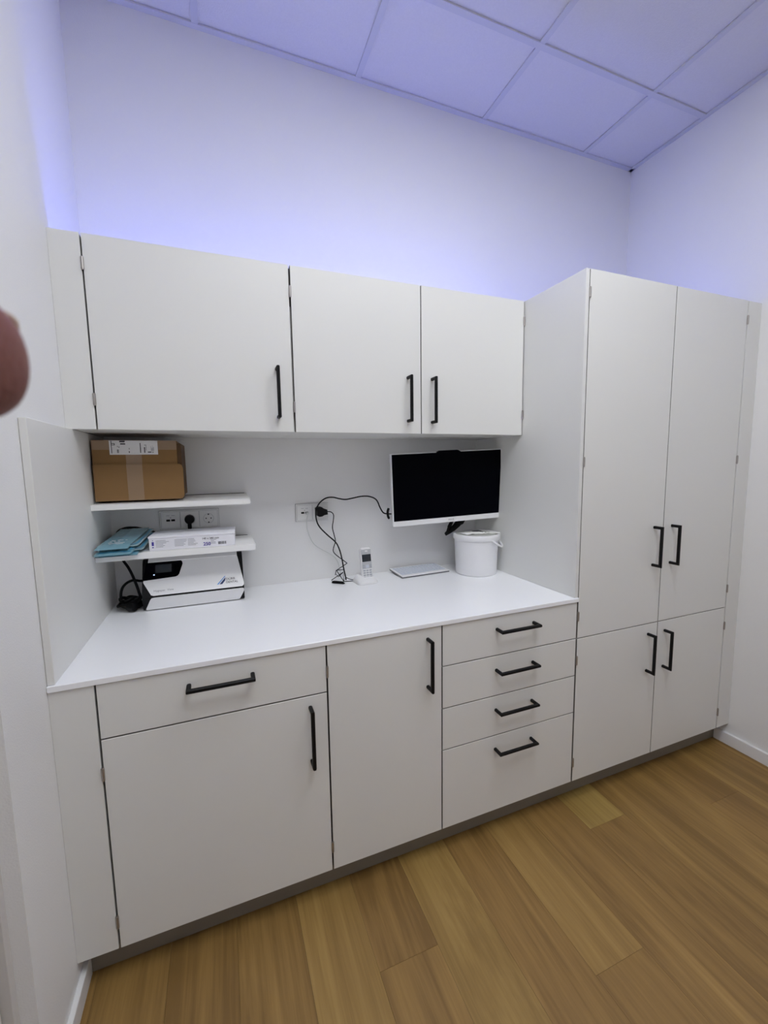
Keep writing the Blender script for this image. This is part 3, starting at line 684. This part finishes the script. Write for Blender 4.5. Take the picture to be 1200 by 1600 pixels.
# ---------------------------------------------------------------- phone
hx, hy = 1.0005, -.130
rz = R(5)
cr = thing('phone_cradle', 'white charging cradle under the cordless phone on the worktop', 'phone cradle', (hx, hy, ZW))
crm = Matrix.Translation((hx - .006, hy - .004, ZW)) @ Matrix.Rotation(rz, 4, 'Z') @ Matrix.Diagonal((1.16, 1.08, .78, 1))
cpz = MB()
def rrect(w, d, r, n=6, cx=0, cy=0):
    P = []
    for sx, sy, a0 in ((1, 1, 0), (-1, 1, 90), (-1, -1, 180), (1, -1, 270)):
        for k in range(n+1):
            a = R(a0 + 90*k/n); P.append((cx + sx*(w/2 - r) + r*math.cos(a), cy + sy*(d/2 - r) + r*math.sin(a)))
    return P
def loft(mb, secs, mtx):
    rings = [[mb.bm.verts.new(mtx @ Vector((p[0], p[1], z))) for p in P] for P, z in secs]
    n = len(rings[0])
    for a, b in zip(rings, rings[1:]):
        for i in range(n): mb.bm.faces.new((a[i], a[(i+1) % n], b[(i+1) % n], b[i]))
    mb.bm.faces.new(rings[0][::-1]); mb.bm.faces.new(rings[-1])
    return mb
loft(cpz, [(rrect(.080, .086, .020), .0003), (rrect(.083, .089, .022), .004), (rrect(.080, .086, .021), .014), (rrect(.070, .070, .018, cy=.006), .024), (rrect(.060, .052, .016, cy=.012), .034), (rrect(.052, .040, .012, cy=.018), .040)], crm)
obj('cradle_body', cpz, M['white_pl'], cr, True)
hs_ = thing('cordless_phone', 'white cordless phone standing upright in its cradle on the worktop', 'phone', (hx, hy, ZW + .02))
hm = Matrix.Translation((hx + .002, hy - .008, ZW + .0150)) @ Matrix.Rotation(rz, 4, 'Z') @ Matrix.Rotation(R(-9), 4, 'X') @ Matrix.Diagonal((1.12, 1, .945, 1))
hb = MB()
secs = []
for z, w, d in ((.0, .038, .012), (.003, .043, .018), (.010, .0455, .022), (.05, .0465, .022), (.10, .0475, .021), (.130, .0470, .020), (.140, .0440, .018), (.1455, .036, .013), (.1470, .026, .008)):
    secs.append((rrect(w, d, min(w, d)*.38), z))
loft(hb, secs, hm)
obj('phone_body', hb, M['white_pl'], hs_, True)
def ph(x0, x1, z0, z1, name, m, th=.0012, off=0.0, bev=.0005):
    d0 = -.0109 - off + (0.0002 if z0 < .09 else .0004)
    return obj(name, MB().box(x0, x1, d0 - th, d0 + .002, z0, z1, bev, hm), m, hs_)
ph(-.0205, .0205, .1165, .1385, 'earpiece_panel', M['silver'])
ph(-.0055, .0055, .1265, .1340, 'earpiece', M['paper'], .0018)
ph(-.0190, .0190, .0810, .1150, 'phone_screen', M['lcd'], .0014)
ph(-.0200, .0200, .0480, .0800, 'navigation_panel', M['silver'])
ph(-.0070, .0070, .0510, .0660, 'navigation_key', M['kb_key'], .0022)
for sx in (-1, 1):
    for z in (.0530, .0610): ph(sx*.0145 - .0045, sx*.0145 + .0045, z, z + .0055, 'call_key', M['grey_key'], .0020)
for r_ in range(4):
    for c_ in range(3): ph(-.0180 + .0128*c_, -.0180 + .0128*c_ + .0100, .0050 + .0104*r_, .0050 + .0104*r_ + .0072, 'number_key', M['grey_key'], .0016)

# keyboard
kb = thing('keyboard', 'small white keyboard lying on the worktop left of the bucket', 'keyboard', (1.2890, -.0790, ZW), rotz=R(4.2))
LX, LY = .2560, .1330; slope = R(4.0)
km = Matrix.Translation((0, -LY/2, .0045)) @ Matrix.Rotation(slope, 4, 'X') @ Matrix.Translation((0, LY/2, 0))
obj('keyboard_base', MB().box(-LX/2, LX/2, -LY/2, LY/2, -.0035, .0012, .001, km), M['kb_side'], kb, local=True)
obj('keyboard_top', MB().box(-LX/2, LX/2, -LY/2, LY/2, .0013, .0050, .0012, km), M['white_pl'], kb, local=True)
for sx in (-1, 1): obj('foot', MB().box(sx*.10 - .012, sx*.10 + .012, .042, .058, .0003, .0085, .001), M['kb_side'], kb, local=True)
rows = [(14, .0095, .052), (14, .0150, .036), (14, .0150, .0175), (13, .0150, -.0010), (12, .0150, -.0195), (8, .0150, -.0380)]
for n, h, yc in rows:
    pit = (LX - .016)/n; x0 = -LX/2 + .008
    for k in range(n):
        w = pit - .0028
        obj('key', MB().box(x0 + pit*k + .0014, x0 + pit*k + .0014 + w, yc - h/2, yc + h/2, .0051, .0068, .0006, km), M['kb_key'], kb, local=True)

# bucket
bx, by = 1.5360, -.1890
t = thing('bucket', 'round white plastic bucket with lid on the worktop below the screen', 'bucket', (bx, by, ZW))
z0 = ZW + .0004
obj('bucket_body', MB().lathe([(0, z0), (.0900, z0), (.0950, z0 + .002), (.0960, z0 + .006), (.1015, 1.010), (.1030, 1.0260), (.1060, 1.0290), (.1060, 1.0320), (.1000, 1.0330), (.0, 1.0330)], 64, (bx, by, 0)), M['bucket'], t, True)
obj('lid', MB().lathe([(0, 1.0470), (.094, 1.0470), (.097, 1.0478), (.0985, 1.0530), (.1010, 1.0560), (.1060, 1.0555), (.1090, 1.0510), (.1098, 1.0330), (.1078, 1.0300), (.1070, 1.0335), (.1000, 1.0345), (0, 1.0345)], 64, (bx, by, 0)), M['bucket'], t, True)
obj('lid_disc', MB().lathe([(0, 1.0545), (.0960, 1.0545), (.0965, 1.0535), (.0940, 1.0475), (0, 1.0475)], 64, (bx, by, 0)), M['lid'], t, True)
hp = []
for k in range(21):
    a = R(-38 + 76*k/20); hp.append((bx + .1115*math.cos(a) + .004*math.cos(3*a), by + .1115*math.sin(a), 1.0300 - .030*math.cos(a*90/38)**1.0))
hp = [(bx + (.1080 + .0120*math.sin(PI*k/20))*math.cos(R(-82 + 84*k/20)), by + (.1080 + .0120*math.sin(PI*k/20))*math.sin(R(-82 + 84*k/20)), 1.0330 - .036*math.sin(PI*k/20)) for k in range(21)]
obj('bail_handle', MB().tube(hp, .0048, n=8, sub=2), M['bucket'], t, True)
obj('dark_sticker', MB().prism([(bx - .012, by + .022), (bx + .030, by + .030), (bx + .040, by - .004), (bx + .072, by - .020), (bx + .068, by - .034), (bx + .030, by - .020), (bx + .020, by + .004), (bx - .010, by + .010)], 'z', 0, .0012, lambda v: Vector((v.x, v.y, 1.0556 + v.z + max(0, (v.y - by + .034))*.10))), M['dark_st'], t)
# crumpled wipe
wp = MB(); NX, NY = 26, 14; gridv = []
for j in range(NY+1):
    row = []
    for i in range(NX+1):
        u = i/NX; v = j/NY
        X = bx - .078 + .178*u; Y = by - .040 + .060*v - .062*u*u + .012*math.sin(7*v + 3*u)*.6
        rad = math.hypot(X - bx, Y - by)
        Z = 1.0560 + .0060*abs(noise.noise(Vector((u*7, v*5, .3)))) + .0040*abs(noise.noise(Vector((u*19, v*13, 1.3))))
        if rad > .094: Z = max(Z, 1.0585 + .002*abs(noise.noise(Vector((u*9, v*9, 4)))))
        if rad > .1105:
            ex = rad - .1105; s_ = .1115/rad
            X = bx + (X - bx)*s_; Y = by + (Y - by)*s_; Z = 1.0570 - ex*1.3 + .002*noise.noise(Vector((u*15, v*9, 2)))
        row.append(wp.bm.verts.new((X, Y, Z)))
    gridv.append(row)
for j in range(NY):
    for i in range(NX): wp.bm.faces.new((gridv[j][i], gridv[j][i+1], gridv[j+1][i+1], gridv[j+1][i]))
o = obj('torn_seal', wp, M['wipe'], t, True)
md = o.modifiers.new('thickness', 'SOLIDIFY'); md.thickness = .0009; md.offset = 1

# ---------------------------------------------------------------- the photographer's hand at the left edge
CAM = Vector((.41568, -1.87013, 1.38184))
cr_ = Vector((.93158629, -.36318879, -.0155207)); cu_ = Vector((.05468722, .09780843, .99370157)); cf_ = Vector((.35938322, .92656754, -.11097877))
hand0 = CAM + cr_*-.135 + cu_*.005 + cf_*.012
def h(a, b, c): return cr_*(a + .135) + cu_*(b - .005) + cf_*(c - .012)   # relative to the knuckle
V = []; Ed = []; Rad = []
def chain(pts, start=None):
    prev = start
    for a, b, c, r in pts:
        V.append(h(a, b, c)); Rad.append(r); i = len(V) - 1
        if prev is not None: Ed.append((prev, i))
        prev = i
    return prev
wr = chain([(-.215, -.040, -.030, .024)])
chain([(-.255, -.075, -.055, .026), (-.330, -.145, -.100, .034), (-.390, -.200, -.140, .039)], wr)
pm_ = chain([(-.180, -.026, -.012, .025)], wr)
FING = [
    [(-.140, .008, .010, .0125), (-.108, .0205, .036, .0100), (-.086, .0215, .048, .0100), (-.0665, .0208, .0540, .0104), (-.0545, .0208, .0550, .0104), (-.0502, .0208, .0550, .0068)],
    [(-.143, -.014, .008, .0125), (-.116, -.014, .040, .0098), (-.124, -.018, .066, .0090), (-.138, -.020, .076, .0078)],
    [(-.150, -.036, .004, .0120), (-.126, -.038, .034, .0094), (-.132, -.040, .058, .0086), (-.146, -.040, .067, .0074)],
    [(-.158, -.056, -.002, .0110), (-.138, -.060, .022, .0082), (-.142, -.060, .042, .0076), (-.154, -.058, .050, .0066)]]
for f in FING: chain(f, pm_)
th = chain([(-.186, .000, -.022, .0150), (-.158, .028, -.028, .0115), (-.132, .044, -.022, .0100), (-.110, .050, -.014, .0082)], wr)
me = bpy.data.meshes.new('hand'); me.from_pydata([tuple(v) for v in V], Ed, []); 
ho = bpy.data.objects.new('hand_source', me); C.objects.link(ho)
sk = ho.modifiers.new('skin', 'SKIN'); sk.use_smooth_shade = True; sk.branch_smoothing = .6
for i, r_ in enumerate(Rad): me.skin_vertices[0].data[i].radius = (r_, r_); me.skin_vertices[0].data[i].use_root = (i == 0)
sb = ho.modifiers.new('sub', 'SUBSURF'); sb.levels = 3; sb.render_levels = 3
dg = bpy.context.evaluated_depsgraph_get(); hm_ = bpy.data.meshes.new_from_object(ho.evaluated_get(dg)); bpy.data.objects.remove(ho)
hroot = bpy.data.objects.new('hand', hm_); C.objects.link(hroot); hroot.location = hand0
hm_.materials.clear(); hm_.materials.append(M['skin'])
for p_ in hm_.polygons: p_.use_smooth = True
tag(hroot, 'blurred fingertip of a person\'s hand poking in at the left edge', 'hand')
# nails: one on each finger and the thumb, lying on the back of the last segment
def nail(tip, prev, upd, L, w):
    d = (tip - prev).normalized(); upn = (upd - d*upd.dot(d)).normalized(); sd = d.cross(upn)
    mb = MB(); nu, nv = 8, 8; g = []
    for j in range(nv+1):
        row = []
        for i in range(nu+1):
            u = -1 + 2*i/nu; v = j/nv
            ww = w*(1 - .35*max(0, v - .6)/.4*(abs(u)**2))
            row.append(mb.bm.verts.new(tip + d*(-L + L*v*(1 - .12*u*u)) + sd*u*ww/2 + upn*(.0012 - .0028*u*u + .0006 - .0028*max(0, v-.5)**2)))
        g.append(row)
    for j in range(nv):
        for i in range(nu): mb.bm.faces.new((g[j][i], g[j][i+1], g[j+1][i+1], g[j+1][i]))
    o = obj('fingernail', mb, M['nail'], hroot, True, local=True)
    s_ = o.modifiers.new('thickness', 'SOLIDIFY'); s_.thickness = .0007
    return o
i0 = h(-.0565, .0208, .0590); i1 = h(-.0705, .0212, .0585)
nail(i0 + cu_*.0062 + cr_*.0035, i1 + cu_*.0072, cu_*.95 - cf_*.15, .0115, .0105)
obj('sleeve', MB().cyl(h(-.335, -.150, -.103), h(-.420, -.228, -.160), .046, .054, n=28), M['sleeve'], hroot, True, local=True)

# ---------------------------------------------------------------- camera, world, view
cam = bpy.data.cameras.new('camera'); co = bpy.data.objects.new('camera', cam); C.objects.link(co)
co.matrix_world = Matrix.Translation(CAM) @ Matrix((cr_, cu_, -cf_)).transposed().to_4x4()
cam.sensor_fit = 'VERTICAL'; cam.sensor_height = 32.0; cam.lens = 656.6148*32.0/1600.0
cam.clip_start = .005; cam.clip_end = 50
cam.dof.use_dof = True; cam.dof.focus_distance = 2.1; cam.dof.aperture_fstop = 15.0
sc = bpy.context.scene
sc.camera = co
w = bpy.data.worlds.new('world'); sc.world = w; w.use_nodes = True
w.node_tree.nodes['Background'].inputs[0].default_value = (.5, .55, .65, 1); w.node_tree.nodes['Background'].inputs[1].default_value = .02
sc.view_settings.view_transform = 'Standard'; sc.view_settings.look = 'None'; sc.view_settings.gamma = 1.0
sc.view_settings.use_curve_mapping = False
sc.view_settings.exposure = 0.05
sc.cycles.use_denoising = True
sc.cycles.max_bounces = 14; sc.cycles.diffuse_bounces = 10; sc.cycles.glossy_bounces = 6
